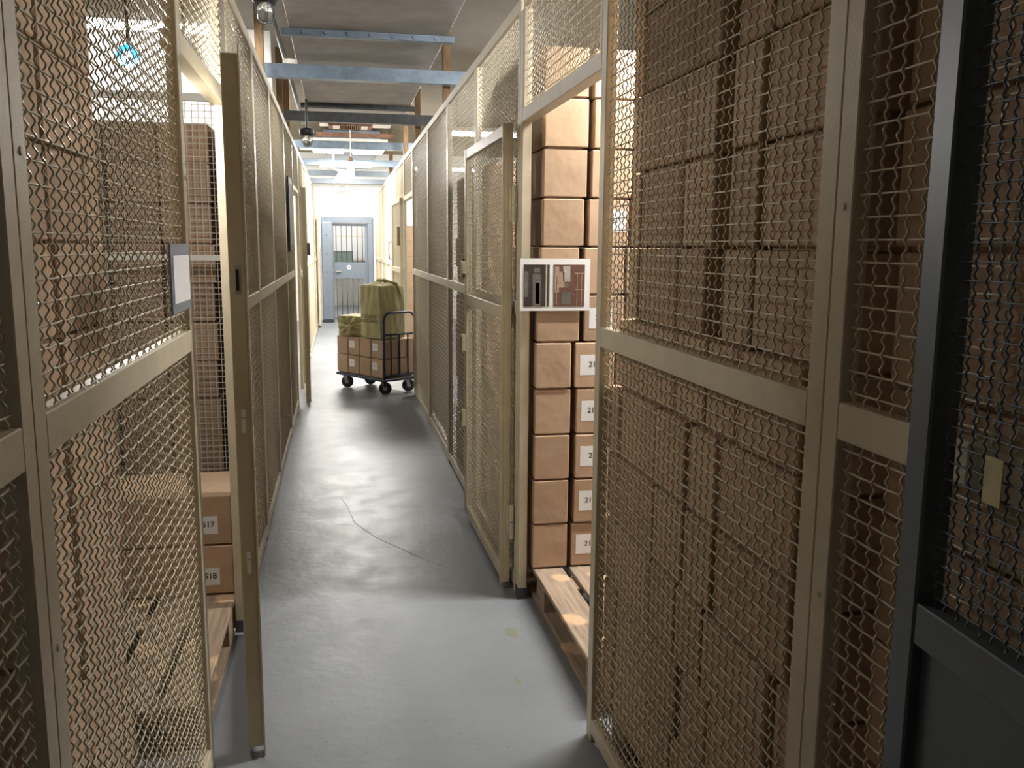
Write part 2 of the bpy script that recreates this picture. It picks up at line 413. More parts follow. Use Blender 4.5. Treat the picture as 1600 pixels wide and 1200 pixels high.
# ceiling light panel of the corridor
t = thing('ceiling_light', 'bright two-part ceiling light panel over the far corridor', 'ceiling light', (.18, 13.45, 2.98))
MB().box(-.54, .54, -.66, .66, .03, .09).build('frame', M['white_paint'], t, .004)
for s in (-1, 1):
    MB().box(s*.29-.22, s*.29+.22, -.6, .6, .0, .029).build('diffuser', M['lamp_white'], t, .004)
area('panel_light', t, (0, 0, -.02), 1.0, 1.2, P_CORRIDOR, (1, .975, .93))
# second light panel close to the end wall
t = thing('ceiling_light', 'ceiling light panel just before the white end wall', 'ceiling light', (.18, 17.9, 3.12))
MB().box(-.54, .54, -.3, .3, .03, .09).build('frame', M['white_paint'], t, .004)
MB().box(-.5, .5, -.26, .26, .0, .029).build('diffuser', M['lamp_white'], t, .004)
area('panel_light', t, (0, 0, -.02), .9, .5, P_FAR, (1, .98, .95))

# ------------------------------------------------------------------ cage walls
R_ = 'R'; L_ = 'L'
pB = panel(R_, -.03, 1.29, 'cream mesh panel at far right, half hidden by the dark blue-grey gate')
panel(R_, 1.29, 2.60, 'large near right cream mesh panel in front of stacked brown boxes', sw=.05)
header(R_, 2.60, 3.74, 'cream mesh panel above the right doorway')
panel(R_, 3.80, 5.06, 'right cream mesh panel behind the swung-back door')
panel(R_, 5.06, 6.38, 'right cream mesh panel just beyond the swung-back door')
panel(R_, 6.38, 7.80, 'right cream mesh panel with bright lamp reflections, nearer one')
panel(R_, 7.80, 9.42, 'right cream mesh panel that ends beside the trolley')
header(R_, 9.42, 10.62, 'cream mesh panel above the second right doorway, over the trolley')
far_r = ['right cream mesh panel behind the second swung-back door', 'first plain right mesh panel beyond the second swung-back door',
         'second plain right mesh panel beyond the second swung-back door', 'third plain right mesh panel beyond the second swung-back door',
         'next to last cream mesh panel on the right before the gate', 'last cream mesh panel on the right before the gate']
y = 10.62
for k, lb in enumerate(far_r):
    panel(R_, y, y+1.40, lb); y += 1.40

panel(L_, -.04, 1.275, 'leftmost cream mesh panel, cut off by the picture edge')
pL = panel(L_, 1.275, 2.64, 'large near left cream mesh panel with a small card holder', sw=.05)
header(L_, 2.64, 3.60, 'cream mesh panel above the left doorway')
panel(L_, 3.66, 4.85, 'left cream mesh panel just beyond the ajar door')
panel(L_, 4.85, 6.00, 'second left cream mesh panel beyond the ajar door')
panel(L_, 6.00, 7.48, 'third left cream mesh panel beyond the ajar door, boxes behind')
panel(L_, 7.48, 8.85, 'left cream mesh panel carrying the dark notice board')
header(L_, 8.85, 9.95, 'cream mesh panel above the second left doorway')
far_l = ['first left cream mesh panel beyond the second doorway', 'second left cream mesh panel beyond the second doorway',
         'third left cream mesh panel beyond the second doorway', 'fourth left cream mesh panel beyond the second doorway',
         'fifth left cream mesh panel beyond the second doorway', 'last cream mesh panel on the left before the gate']
y = 9.95
for k, lb in enumerate(far_l):
    panel(L_, y, y+1.40, lb); y += 1.40

# door jambs
def jamb(side, Y, label, w=.06, d=.040):
    t = side_root('door_jamb', side, Y, Y+w, label, 'door post')
    MB().box(0, d, 0, w, .05, ZT-.055).build('post', M['cream'], t, .003)
    MB().box(-.002, d+.002, -.002, w+.002, 0, .049).build('foot', M['dark_steel'], t)
    return t
jamb(R_, 3.741, 'cream steel post at the far side of the right doorway', .058)
jamb(L_, 3.601, 'cream steel post at the far side of the left doorway', .058)

# bolts on the near posts
for (par, yy, z) in ((pB, 1.295, 1.665), (pB, 1.295, 1.03), (pL, 1.34, 1.72), (pL, 1.34, 1.02), (pL, .025, 1.78)):
    MB().lathe([(.0005, -.0028), (.0045, -.0026), (.0065, -.0002), (.0005, -.0001)], 10, (0, yy, z), 'x').build('bolt', M['cream2'], par)

# ------------------------------------------------------------------ doors
def hinge(parent, x, y, z, h=.16):
    MB().tube([(x, y, z), (x, y, z+h*.5-.002)], .011, 10).build('hinge', M['cream2'], parent, smooth=False)
    MB().tube([(x, y, z+h*.5+.002), (x, y, z+h)], .011, 10).build('hinge', M['cream2'], parent, smooth=False)

def door_leaf(t, W, H, z0, ly, m, thick=.036, sw=.05, lip=True):
    """leaf in local coords: y from 0 (hinge) to W (free edge), x thickness"""
    MB().box(0, thick, 0, sw, z0, H).build('stile', m, t, .003)
    MB().box(0, thick, W-sw, W, z0, H).build('stile', m, t, .003)
    for (a, b) in ((z0, z0+.05), (1.27, 1.33), (H-.05, H)):
        MB().box(.002, thick-.002, sw, W-sw, a, b).build('rail', m, t, .002)
    add_mesh(t, thick*.5, sw, W-sw, z0+.05, 1.27, ly); add_mesh(t, thick*.5, sw, W-sw, 1.33, H-.05, ly)

# right door, swung back flat against the wall (hinge at its near end)
W = 1.15
t = thing('mesh_door', 'cream wire mesh door swung fully back against the right wall', 'door', (XR-.050, 3.868, 0), math.radians(.9))
door_leaf(t, W, 2.13, .035, 4, M['cream2'])
for z in (1.70, .26): hinge(t, .036, -.036, z); MB().box(.02, .04, -.030, -.0005, z+.01, z+.15).build('hinge_leaf', M['cream2'], t)
MB().box(-.012, .0, .0, .012, .02, 2.13).build('edge_lip', M['cream2'], t, .001)
MB().box(-.006, .042, W+.0005, W+.018, 1.42, 1.53).build('lock_keep', M['rust'], t, .002)
MB().box(-.022, -.001, W-.06, W-.005, 1.445, 1.515).build('lock_plate', M['cream2'], t, .002)
for z in (1.0, .56):
    MB().box(-.024, -.0005, W-.055, W-.012, z, z+.10).build('latch', M['cream2'], t, .003)
    MB().tube([(-.03, W-.034, z+.015), (-.03, W-.034, z+.085)], .006, 8).build('latch_bolt', M['chrome'], t)

# left door, slightly ajar, seen edge-on (hinge at far side)
hx, hy, fx, fy = -.362, 3.575, -.266, 2.665
ang = math.atan2(fy-hy, fx-hx) - PI/2
t = thing('mesh_door', 'cream wire mesh door ajar at the left doorway, seen edge-on', 'door', (hx, hy, 0), ang)
Wd = math.hypot(fx-hx, fy-hy)
door_leaf(t, Wd, 2.128, .03, 3, M['cream2'], thick=.046)
for (z, h) in ((1.455, .085),):
    MB().box(.013, .031, Wd+.0004, Wd+.0022, z, z+h).build('lock_slot_plate', M['chrome'], t, .0008)
    MB().box(.018, .027, Wd+.0022, Wd+.0030, z+.012, z+h-.012).build('lock_slot', M['hole'], t)
for (z, h) in ((1.045, .07), (.605, .07)):  # white plates painted in for light showing through holes in the edge
    MB().box(.014, .028, Wd+.0004, Wd+.004, z, z+h*.62).build('lit_hole_plate', M['paper'], t, .001)
    MB().box(.014, .028, Wd+.0004, Wd+.004, z+h*.68, z+h).build('lit_hole_plate', M['paper'], t, .001)
MB().box(-.006, -.0005, Wd-.03, Wd+.012, .004, 2.15).build('edge_lip', M['cream2'], t, .001)
for z in (1.75, .28): hinge(t, .02, -.014, z)

# second left door, ajar in the distance
t = thing('mesh_door', 'cream wire mesh door ajar at the second left doorway', 'door', (-.355, 9.90, 0), math.atan2(8.95-9.90, -.300+.355) - PI/2)
door_leaf(t, .97, 2.15, .03, 10, M['cream2'], thick=.05)
MB().box(-.03, -.001, .90, .96, 1.5, 1.62).build('lock_box', M['timber'], t, .003)
# second right door, swung back
t = thing('mesh_door', 'cream wire mesh door swung back beyond the trolley, with a handle', 'door', (XR-.05, 10.66, 0), math.radians(1.2))
door_leaf(t, 1.2, 2.16, .03, 10, M['cream2'], thick=.04)
MB().tube([(-.002, 1.13, 1.42), (-.04, 1.13, 1.43), (-.045, 1.13, 1.50), (-.045, 1.13, 1.57), (-.04, 1.13, 1.64), (-.002, 1.13, 1.65)], .008, 8).build('handle', M['dark_steel'], t)
MB().box(-.03, -.001, .0, .05, 1.60, 1.82).build('lock_box', M['timber'], t, .003)
# cream sheet door near the end on the left
t = thing('steel_door', 'plain cream door standing open near the gate on the left', 'door', (-.386, 18.3, 0), math.radians(181))
MB().box(-.02, .02, 0, .85, .04, 2.16).build('leaf', M['cream'], t, .004)
for z in (.5, .8, 1.7): MB().tube([(.0, -.014, z), (.0, -.014, z+.12)], .012, 8).build('hinge', M['hub'], t)

# dark blue-grey gate leaf at the far right of the picture
gx0, gy0, gx1, gy1 = .735, .985, .675, .06
GW = math.hypot(gx1-gx0, gy1-gy0)
t = thing('security_gate', 'dark blue-grey steel gate with wire mesh above a solid sheet, far right', 'gate', (gx0, gy0, 0), math.atan2(gy1-gy0, gx1-gx0) - PI/2)
# local y runs from the free edge (0) towards the viewer, local -x faces away from the corridor after the turn
MB().box(-.02, .02, 0, .045, .02, 2.3).build('stile', M['gate_dark'], t, .003)
MB().box(-.02, .02, GW-.045, GW, .02, 2.3).build('stile', M['gate_dark'], t, .003)
for (a, b) in ((.02, .08), (1.10, 1.155), (2.24, 2.3)): MB().box(-.018, .018, .045, GW-.045, a, b).build('rail', M['gate_dark'], t, .002)
MB().box(-.004, .004, .045, GW-.045, .08, 1.10).build('sheet', M['gate_dark'], t)
MB().box(.0042, .0052, .145, .151, .90, .93).build('keyhole', M['hole'], t)
o = link('wire_mesh', wire_mesh_data(GW-.09, 1.085, 8, 4, r=.0016, amp=.002, pitch=.022, m=M['gate_dark']), t, (0, .045, 1.155)); o['kind'] = 'stuff'
MB().box(.006, .0075, .135, .165, 1.315, 1.37).build('tag', M['stain_tag'], t)

# ------------------------------------------------------------------ signs
# card holder on the left panel
t = thing('card_holder', 'grey card holder with blank white card on the left mesh', 'sign', (XL+.003, 2.29, 1.425))
MB().box(0, .006, 0, .27, 0, .175).build('plate', M['grey_blue'], t, .001)
MB().box(.0062, .0075, .022, .255, .025, .145).build('card', M['paper'], t)
# dark notice board far left
t = thing('notice_board', 'narrow dark notice board on the left mesh wall', 'sign', (XL+.003, 7.75, 1.55))
MB().box(0, .012, 0, .55, 0, .62).build('board', M['black'], t, .002)
MB().box(.0122, .014, .05, .5, .05, .57).build('sheet', M['ink_grey'], t)
# printed sheet with two photographs in the right doorway
t = thing('printed_sheet', 'white sheet with two corridor photographs fixed to the right doorway post', 'sign', (.765, 3.7115, 1.325))
SW, SH = .311, .225
MB().box(0, SW, 0, .0015, 0, SH).build('sheet', M['paper'], t)
MB().box(.016, .130, -.0012, -.0002, .018, SH-.026).build('photograph', M['print_dark'], t)
MB().box(.148, SW-.024, -.0012, -.0002, .018, SH-.026).build('photograph', M['print_brown'], t)
for (a, b, c, d, mm) in ((.055,.090,.018,.16,'print_mid'), (.068,.086,.030,.12,'print_light'), (.112,.119,.018,SH-.026,'print_light'), (.124,.130,.018,SH-.026,'print_mid'), (.016,.036,.06,.17,'print_mid'), (.060,.088,.165,.185,'print_mid'),
                     (.152,.172,.08,.19,'print_tan'), (.172,.195,.10,.17,'print_tan'), (.190,.222,.125,.192,'print_light'), (.198,.214,.10,.118,'print_mid'), (.185,.225,.03,.08,'print_mid'),
                     (.252,.255,.02,.165,'print_tan'), (.272,.275,.02,.165,'print_tan'), (.243,.282,.160,.165,'print_tan'), (.243,.282,.090,.093,'print_tan'), (.160,.163,.03,.15,'print_tan')):
    MB().box(a, b, -.0016, -.0013, c, d).build('print_area', M[mm], t)

# ------------------------------------------------------------------ pallets
def pallet(label, loc, W, L, nb=5):
    """W across x, L along y"""
    t = thing('wooden_pallet', label, 'pallet', loc, 0)
    bw = .135
    for k in range(nb):
        x = k*(W-bw)/(nb-1)
        link('deck_board', boxmesh('deck_board', bw, L, .022, M['wood'], .003), t, (x, 0, .122))
    for y in (0, L/2-.07, L-.14):
        link('cross_board', boxmesh('cross_board', W, .14, .02, M['wood'], .003), t, (0, y, .101))
        for x in (0, W/2-.05, W-.10):
            link('block', boxmesh('block', .10, .14, .078, M['wood'], .003), t, (x, y, .0225))
    for x in (0, W/2-.05, W-.10):
        link('base_board', boxmesh('base_board', .10, L, .022, M['wood'], .003), t, (x, 0, 0))
    return t
pallet('worn wooden pallet sticking out under boxes in the right doorway', (.845, 2.72, 0), .80, 1.75)
pallet('wooden pallet under the box stacks behind the near right panel', (.838, 1.33, 0), .80, 1.2)
pallet('wooden pallet under numbered boxes in the left doorway', (-1.255, 2.74, 0), .80, 1.5)
pallet('wooden pallet under the box stacks behind the near left panel', (-1.41, 1.50, 0), .80, 1.05)
pallet('wooden pallet behind the wire partition in the left cage', (-1.36, 4.9, 0), .8, 1.2)

# ------------------------------------------------------------------ boxes
ORD = ['bottom', 'second', 'third', 'fourth', 'fifth', 'sixth', 'seventh', 'eighth', 'ninth', 'tenth', 'eleventh', 'twelfth', 'thirteenth']
NTH = ['first', 'second', 'third', 'fourth', 'fifth', 'sixth']
BH = .2075
def cbox(x0, x1, y0, y1, z0, h, label, group, lab=None, jit=.004):
    """one closed carton"""
    dx, dy = round((x1-x0)*100)/100, round((y1-y0)*100)/100
    t = link('cardboard_box', carton_mesh(dx, dy, round(h, 4)), None, (x0, y0, z0))
    t.rotation_euler = (0, 0, random.uniform(-1, 1)*jit)
    tag(t, label, 'box', group)
    return t
def carton_mesh(dx, dy, h):
    k = ('carton', dx, dy, h)
    if k in _cache: return _cache[k]
    bm = bmesh.new()
    def part(x0, x1, y0, y1, z0, z1, bv):
        g = bmesh.ops.create_cube(bm, size=1)
        for v in g['verts']: v.co = Vector((x0+(v.co.x+.5)*(x1-x0), y0+(v.co.y+.5)*(y1-y0), z0+(v.co.z+.5)*(z1-z0)))
        if bv:
            ed = list({e for v in g['verts'] for e in v.link_edges})
            bmesh.ops.bevel(bm, geom=ed, offset=bv, segments=1, affect='EDGES')
    part(0, dx, 0, dy, .0078, h-.0008, .0035)          # body
    part(.018, dx-.018, .018, dy-.018, 0, .0080, 0)    # folded bottom flaps
    me = bpy.data.meshes.new('cardboard_box'); bm.to_mesh(me); bm.free(); me.materials.append(M['card'])
    _cache[k] = me; return me

def label_on(box, x, z, w, h, txt, tx, size, face='y'):
    """paper label on the -y face of a box (local coords)"""
    l = MB().box(x, x+w, -.0008, -.0001, z, z+h).build('label', M['paper'], box)
    text('number', txt, size, M['ink'], l, (tx, -.0010, z+h*.52), (PI/2, 0, 0), bold=.0006)

# stack in the right doorway, faces towards the viewer
G = 'boxes in the right doorway'
zb = .1445
tops = []
gapx = [.995, 1.003, 1.005, 1.007, .996, 1.034, 1.03, 1.046, 1.055, 1.062, 1.06]
lefts = [.838, .838, .840, .842, .840, .845, .858, .866, .866, .868, .866]
for r in range(11):
    z0 = zb + r*BH
    l0 = lefts[r]; g = gapx[r]
    row = ORD[r]
    for (c, xa, xb, wd) in ((0, l0, g-.001, 'left'), (1, g+.023, g+.205, 'middle'), (2, g+.218, g+.40, 'right')):
        dyj = random.uniform(-.004, .004) if r < 5 or r > 7 else 0
        b = cbox(xa, xb, 3.722+dyj, 4.02, z0, BH, '%s brown box of the doorway stack on the right, %s column, %s row up' % ('plain' if c != 1 else 'numbered', wd, row) if r else '%s brown box lowest in the doorway stack on the right, %s column' % ('plain' if c != 1 else 'numbered', wd), G, jit=.006)
        if c == 1 and 0 <= r < 6: label_on(b, .022, .062, .105, .092, '21', .062-.012*(r % 2), .034)
        if c == 1 and r == 7: label_on(b, .06, .07, .105, .092, '21', .10, .034)
    cbox(l0+.004, g+.1, 4.035, 4.36, z0, BH, 'brown box behind the doorway stack on the right, %s row from bottom' % ORD[r], 'rear boxes of the right doorway stack')

# near right stacks behind the mesh
G = 'boxes behind the near right panel'
rows = []
up = [[(2.47,2.39),(2.385,2.085),(2.08,1.895),(1.815,1.675),(1.668,1.42)],
      [(2.48,2.395),(2.39,2.105),(2.10,1.93),(1.825,1.685),(1.678,1.42)],
      [(2.48,2.395),(2.39,2.085),(2.08,1.89),(1.81,1.675),(1.665,1.41)],
      [(2.46,2.385),(2.38,2.045),(2.04,1.885),(1.81,1.66),(1.65,1.40)],
      [(2.47,2.385),(2.38,2.05),(2.04,1.885),(1.815,1.66),(1.65,1.40)]]
lowA = [(2.56,2.445),(2.44,2.155),(2.15,1.95),(1.93,1.77),(1.755,1.42)]
lowB = [(2.57,2.465),(2.46,2.165),(2.16,1.98),(1.965,1.81),(1.795,1.48),(1.465,1.40)]
lowC = [(2.52,2.055),(2.05,1.87),(1.855,1.70),(1.69,1.42)]
plan = [lowB, lowA, lowB, lowA, lowA, lowC] + [up[1], up[0], up[2], up[3], up[4]]
plan[5] = lowC
for r, segs in enumerate(plan):
    z0 = zb + r*BH
    xf = .812 if r < 5 else (.818 if r == 5 else .834)
    for c, (ya, yb) in enumerate(segs):
        j = random.uniform(-.003, .005)
        sh = random.uniform(-.006, .006) if r < 5 else 0
        cbox(xf+j, xf+.33, yb+.004+sh, ya-.004+sh, z0, BH, 'brown box behind the near right panel, %s row from floor, %s from doorway' % (ORD[r], NTH[c]), G, jit=.006)
# filler stacks behind the gap, in shade
for r in range(11):
    z0 = zb + r*BH
    for c, (ya, yb) in enumerate(((2.1, 1.78), (1.77, 1.42))):
        cbox(1.175, 1.50, yb, ya, z0, BH, 'second-rank brown box behind the near right panel, %s row up, %s one' % (ORD[r], ('farther', 'nearer')[c]), 'second rank of boxes behind the near right panel')
# behind the half-hidden panel at far right
for r in range(11):
    z0 = zb + r*BH
    edges = [(1.385, 1.262), (1.215, 1.10), (1.085, .86)] if r >= 6 else [(1.385, 1.29), (1.20, 1.075), (1.055, .84)]
    if r == 6: edges = [(1.385, 1.30), (1.205, 1.13), (1.08, .86)]
    for c, (ya, yb) in enumerate(edges):
        cbox(.832+random.uniform(-.003, .004), 1.15, yb, ya-.002, z0, BH, 'brown box behind the half-hidden panel beside the dark gate, %s row, %s from corridor end' % (ORD[r], NTH[c]), 'boxes beside the dark gate', jit=.005)

# near left stacks behind the mesh
G = 'boxes behind the near left panel'
for r in range(11):
    z0 = zb + r*BH
    segs = [(2.06, 1.73), (2.36, 2.085), (2.49, 2.372)] if r >= 7 else [(2.07, 1.75), (2.395, 2.11), (2.53, 2.412)]
    if r % 2 and r < 7: segs = [(2.08, 1.76), (2.39, 2.12), (2.525, 2.405)]
    for c, (ya, yb) in enumerate(segs):
        j = random.uniform(-.004, .004)
        cbox(-.94, -.612+j, yb, ya, z0, BH, 'brown box behind the near left panel, %s row from floor, %s column' % (ORD[r], ('left', 'middle', 'right')[c]), G, jit=.006)

# numbered boxes in the left doorway
G = 'numbered boxes in the left doorway'
for r in range(2):
    for c, (xa, xb) in enumerate(((-.70, -.462), (-.945, -.71), (-1.19, -.955))):
        b = cbox(xa, xb, 3.665, 4.07, zb+r*.2150, .215, ('brown box numbered 518 at the bottom on the left pallet', 'brown box numbered 517 on top on the left pallet')[r] if c == 0 else 'brown box on the left pallet, %s layer, %s from the doorway' % (('lower', 'upper')[r], ('', 'second', 'third')[c]), G, jit=.004)
        if c == 0:
            label_on(b, .085, .045+.008*r, .10, .075, ('518', '517')[r], .122, .034)

# ------------------------------------------------------------------ wire partition across the left cage
t = thing('wire_partition', 'white square wire partition standing across the left cage', 'partition', (-2.3, 4.72, 0))
PW = 1.80
def pbar(x0, x1, z0, z1, nm): MB().box(x0, x1, 0, .03, z0, z1).build(nm, M['white_paint'], t, .002)
pbar(0, PW, 2.30, 2.335, 'rail'); pbar(0, PW, 1.515, 1.545, 'rail'); pbar(0, PW, .06, .10, 'rail')
for x in (0, PW-.03): pbar(x, x+.03, .101, 1.514, 'stile'); pbar(x, x+.03, 1.546, 2.299, 'stile')
for (a, b) in ((.10, 1.515), (1.545, 2.30)):
    o = link('wire_mesh', wire_mesh_data(PW-.06, b-a, 1, 4, r=.0021, amp=.0008, pitch=.031, m=M['white_wire']), t, (PW-.03, .015, a), PI/2)
    o['kind'] = 'stuff'
# boxes behind the partition
G = 'boxes behind the left wire partition'
for r in range(10):
    z0 = zb + r*BH
    for c, (xa, xb) in enumerate(((-.615, -.485), (-.90, -.65), (-1.165, -.915), (-1.435, -1.185))):
        j = random.uniform(-.006, .006)
        cbox(xa+j, xb+j, 4.93, 5.28, z0, BH, 'brown box behind the left wire partition, %s row from floor, %s column from corridor' % (ORD[r], NTH[c]), G)
o = MB().box(-.462, -.454, 4.12, 5.97, .12, 2.58).build('white_board', M['white_wall'], None, .001); tag(o, 'white board fixed behind the left mesh beyond the ajar door', 'board')
o = MB().box(-.88, -.76, 5.0, 7.15, 2.60, 2.70).build('steel_beam', M['grey_blue'], None, .003); tag(o, 'blue-grey steel beam along the left cage, above the wire partition', 'beam')
for yy in (5.4, 6.9): MB().tube([(-.82, yy, 2.7), (-.82, yy, ZC)], .01, 6).build('hanger_rod', M['dark_steel'], o)
# white board wall closing the cage behind those stacks
o = MB().box(-3.0, -.47, 7.2, 7.26, 0, 3.2).build('divider_wall', M['white_wall']); struct(o); o.name = 'wall_cage_divider'

# ------------------------------------------------------------------ distant stacks behind mesh, seen only as texture
def stack_stuff(name, label, cols):
    mb = MB()
    for (x0, x1, y0, y1, rows) in cols:
        for r in range(rows):
            j = random.uniform(-.008, .008)
            mb.box(x0+j, x1+j, y0, y1, r*BH, (r+1)*BH-.002)
    o = mb.build(name, M['card'], None, .003); tag(o, label, 'boxes', kind='stuff'); return o
cols = []
y = 5.12
while y < 6.3:
    wd = random.choice((.3, .33, .4)); cols.append((.86, 1.2, y, y+wd, 10)); y += wd+.012
stack_stuff('cardboard_box_stacks', 'stacked brown boxes behind the right mesh wall beyond the swung-back door', cols)
o = MB().box(.822, .830, 6.75, 9.38, .10, 2.58).build('cream_board', M['white_paint'], None, .001); tag(o, 'pale board fixed behind the right mesh panels before the trolley', 'board')
cols = []; y = 6.1
while y < 7.1:
    cols.append((-.85, -.50, y, y+.32, 11)); y += .335
stack_stuff('cardboard_box_stacks', 'stacked brown boxes behind the left mesh wall in mid corridor', cols)
cols = [(-.8, -.5, 7.4+k*.33, 7.72+k*.33, 10) for k in range(4)]
stack_stuff('cardboard_box_stacks', 'stacked brown boxes behind the left notice board panel', cols)
cols = [(.86, 1.2, 12.1+k*.34, 12.43+k*.34, 9) for k in range(8)]
stack_stuff('cardboard_box_stacks', 'stacked brown boxes behind the farthest right mesh panels', cols)

# ------------------------------------------------------------------ trolley with its load
e1 = math.atan2(-.82, .573)
T0 = Vector((-.055, 10.06, 0)); TL, TW = .88, .46
t = thing('platform_trolley', 'dark blue platform trolley standing askew in the corridor', 'trolley', T0, e1)
MB().box(0, TL, 0, TW, .150, .178).build('platform', M['trolley_blue'], t, .006)
MB().box(.02, TL-.02, .02, TW-.02, .1785, .182).build('deck', M['timber'], t)
for (x, y_, a) in ((.09, .07, .55), (TL-.10, .07, .75), (TL-.10, TW-.07, 1.15), (.09, TW-.07, .7)):
    cs = Matrix.Rotation(a, 4, 'Z')
    c = bpy.data.objects.new('caster', None); COL.objects.link(c); c.parent = t; c.location = (x, y_, 0); c.rotation_euler = (0, 0, a)
    MB().lathe([(.0005, -.017), (.058, -.019), (.068, -.014), (.070, 0), (.068, .014), (.058, .019), (.0005, .019)], 20, (0.02, 0, .0702), 'y').build('wheel', M['rubber'], c, smooth=False)
    MB().lathe([(.0005, -.022), (.024, -.022), (.024, .022), (.0005, .022)], 14, (0.02, 0, .0702), 'y').build('hub', M['hub'], c)
    f_ = MB()
    for s in (-1, 1):
        i = len(f_.v); f_.v += [(-.025, s*.026, .148), (.030, s*.026, .148), (.034, s*.026, .055), (.008, s*.026, .055), (-.025, s*.0225, .148), (.030, s*.0225, .148), (.034, s*.0225, .055), (.008, s*.0225, .055)]
        f_.f += [tuple(i+k for k in q) for q in ((0,1,2,3),(7,6,5,4),(0,4,5,1),(1,5,6,2),(2,6,7,3),(3,7,4,0))]
    f_.box(-.028, .032, -.026, .026, .140, .149).build('fork', M['hub'], c)
# push bar at the near end
hx_ = TL-.015
arc = [(hx_, .02, .10), (hx_, .02, .80)]
for k in range(1, 6):
    a = k/5*PI/2; arc.append((hx_, .02+.09*(1-math.cos(a)), .80+.09*math.sin(a)))
for k in range(0, 6):
    a = k/5*PI/2; arc.append((hx_, TW-.02-.09+.09*math.sin(a), .80+.09*math.cos(a)))
arc.append((hx_, TW-.02, .10))
MB().tube(arc, .013, 10).build('push_bar', M['trolley_blue'], t, smooth=True)
MB().tube([(hx_, .03, .655), (hx_, TW-.03, .655)], .011, 10).build('cross_bar', M['trolley_blue'], t, smooth=True)
MB().tube([(hx_, .03, .21), (hx_, TW-.03, .21)], .011, 10).build('cross_bar', M['trolley_blue'], t, smooth=True)
for k in range(3):
    yy = TW*(k+1)/4
    MB().tube([(hx_, yy, .215), (hx_, yy, .65)], .009, 8).build('upright', M['trolley_blue'], t, smooth=True)

def on_trolley(x, y_, z): 
    c, s = math.cos(e1), math.sin(e1)
    return (T0.x + c*x - s*y_, T0.y + s*x + c*y_, z)
G = 'numbered boxes on the trolley'
nb = 4; bw = .202; tz = .1825; th = .207
for lay in range(2):
    for k in range(nb):
        for d in range(2):
            x = .012 + k*(bw+.008) + (.008 if lay else 0)+random.uniform(-.001, .001); y_ = .012 + d*.222 + random.uniform(0, .003)
            ordn = ('farthest', 'second', 'third', 'nearest')[k]
            b = link('cardboard_box', carton_mesh(.20, .21, th), None, on_trolley(x, y_, tz+lay*(th+.0005)), e1+random.uniform(-.005, .005))
            tag(b, 'brown box on trolley, %s layer, %s of the %s row' % (('lower', 'upper')[lay], ordn, ('front', 'rear')[d]), 'box', G)
            if d == 0 and k in (1, 3):
                lx = .022
                l = MB().box(lx, lx+.095, -.0010, -.0002, .085, .165).build('label', M['paper'], b)
                text('number', '21', .030, M['ink_grey'], l, (lx+.026, -.0013, .128), (PI/2, 0, 0))
ztop = tz + 2*(th+.0005) + .001

# canvas sacks
def sack_mesh(dx, dy, dz, knot, n=22):
    bm = bmesh.new(); bmesh.ops.create_cube(bm, size=1)
    bmesh.ops.subdivide_edges(bm, edges=bm.edges[:], cuts=n, use_grid_fill=True)
    from mathutils import noise as N
    for v in bm.verts:
        p = v.co.copy(); u = Vector((p.x*2, p.y*2, p.z*2))
        # soften the box
        m_ = max(abs(u.x), abs(u.y), abs(u.z)); s_ = u.normalized()*1.15
        q = u*.9 + s_*.1
        w_ = Vector((q.x*dx/2, q.y*dy/2, (q.z+1)*dz/2))
        nn = N.noise(Vector((p.x*5+3, p.y*5, p.z*2.2)))*.5 + N.noise(Vector((p.x*11, p.y*11+7, p.z*5)))*.3
        side = Vector((u.x if abs(u.x) > .97 else 0, u.y if abs(u.y) > .97 else 0, 0))
        w_ += side*nn*.018
        if knot == 'top' and u.z > .97:
            rr = min(1, math.hypot(u.x, u.y)); a = math.atan2(u.y, u.x)
            w_.z += .030*(1-rr)**.7 + .010*math.sin(a*9+rr*2)*(1-rr)*rr*4
        if knot == 'top' and u.z > .2 and side.length:
            a = math.atan2(u.y, u.x); w_ += side*.008*math.sin(a*13)*(u.z-.2)
        if knot == 'front' and u.y < -.97:
            rr = min(1.2, math.hypot(u.x, u.z)); a = math.atan2(u.z, u.x)
            w_.y += .034*math.cos(a*9+math.sin(a*3))*rr*max(0, 1.15-rr)*1.9 - .022*(max(0, 1-rr))
        if w_.z < 0: w_.z = 0
        v.co = w_
    zmin = min(v.co.z for v in bm.verts)
    for v in bm.verts: v.co.z -= zmin
    me = bpy.data.meshes.new('sack_cloth'); bm.to_mesh(me); bm.free()
    for p in me.polygons: p.use_smooth = True
    me.materials.append(M['sack']); return me
def lump(name, parent, loc, r, sx, sy, sz, seed, m):
    bm = bmesh.new(); bmesh.ops.create_icosphere(bm, subdivisions=3, radius=1)
    from mathutils import noise as N
    for v in bm.verts:
        k = 1 + .35*N.noise(v.co*2.3+Vector((seed, 0, 0)))
        v.co = Vector((v.co.x*sx*k, v.co.y*sy*k, v.co.z*sz*k))*r
    me = bpy.data.meshes.new(name); bm.to_mesh(me); bm.free(); me.materials.append(m)
    return link(name, me, parent, loc)
sx_, sy_, sh_ = .36, .34, .585
cx, cy = .80-sx_/2+.02, .01+sy_/2
t = thing('canvas_sack', 'tall olive canvas sack tied at the top, standing on the trolley boxes', 'sack', on_trolley(cx, cy, ztop), e1)
link('cloth', sack_mesh(sx_, sy_, sh_, 'top'), t)
lump('knot', t, (-.02, -.02, sh_+.03), .045, 1.1, .8, .75, 3, M['sack'])
MB().tube([(-.02, -.03, sh_+.03), (.04, .0, sh_+.05), (.10, .03, sh_+.025), (.17, .06, sh_+.01), (.195, .08, sh_-.05), (.200, .10, sh_-.13)], [.014, .016, .018, .016, .014, .008], 8).build('tied_end', M['sack'], t, smooth=True)
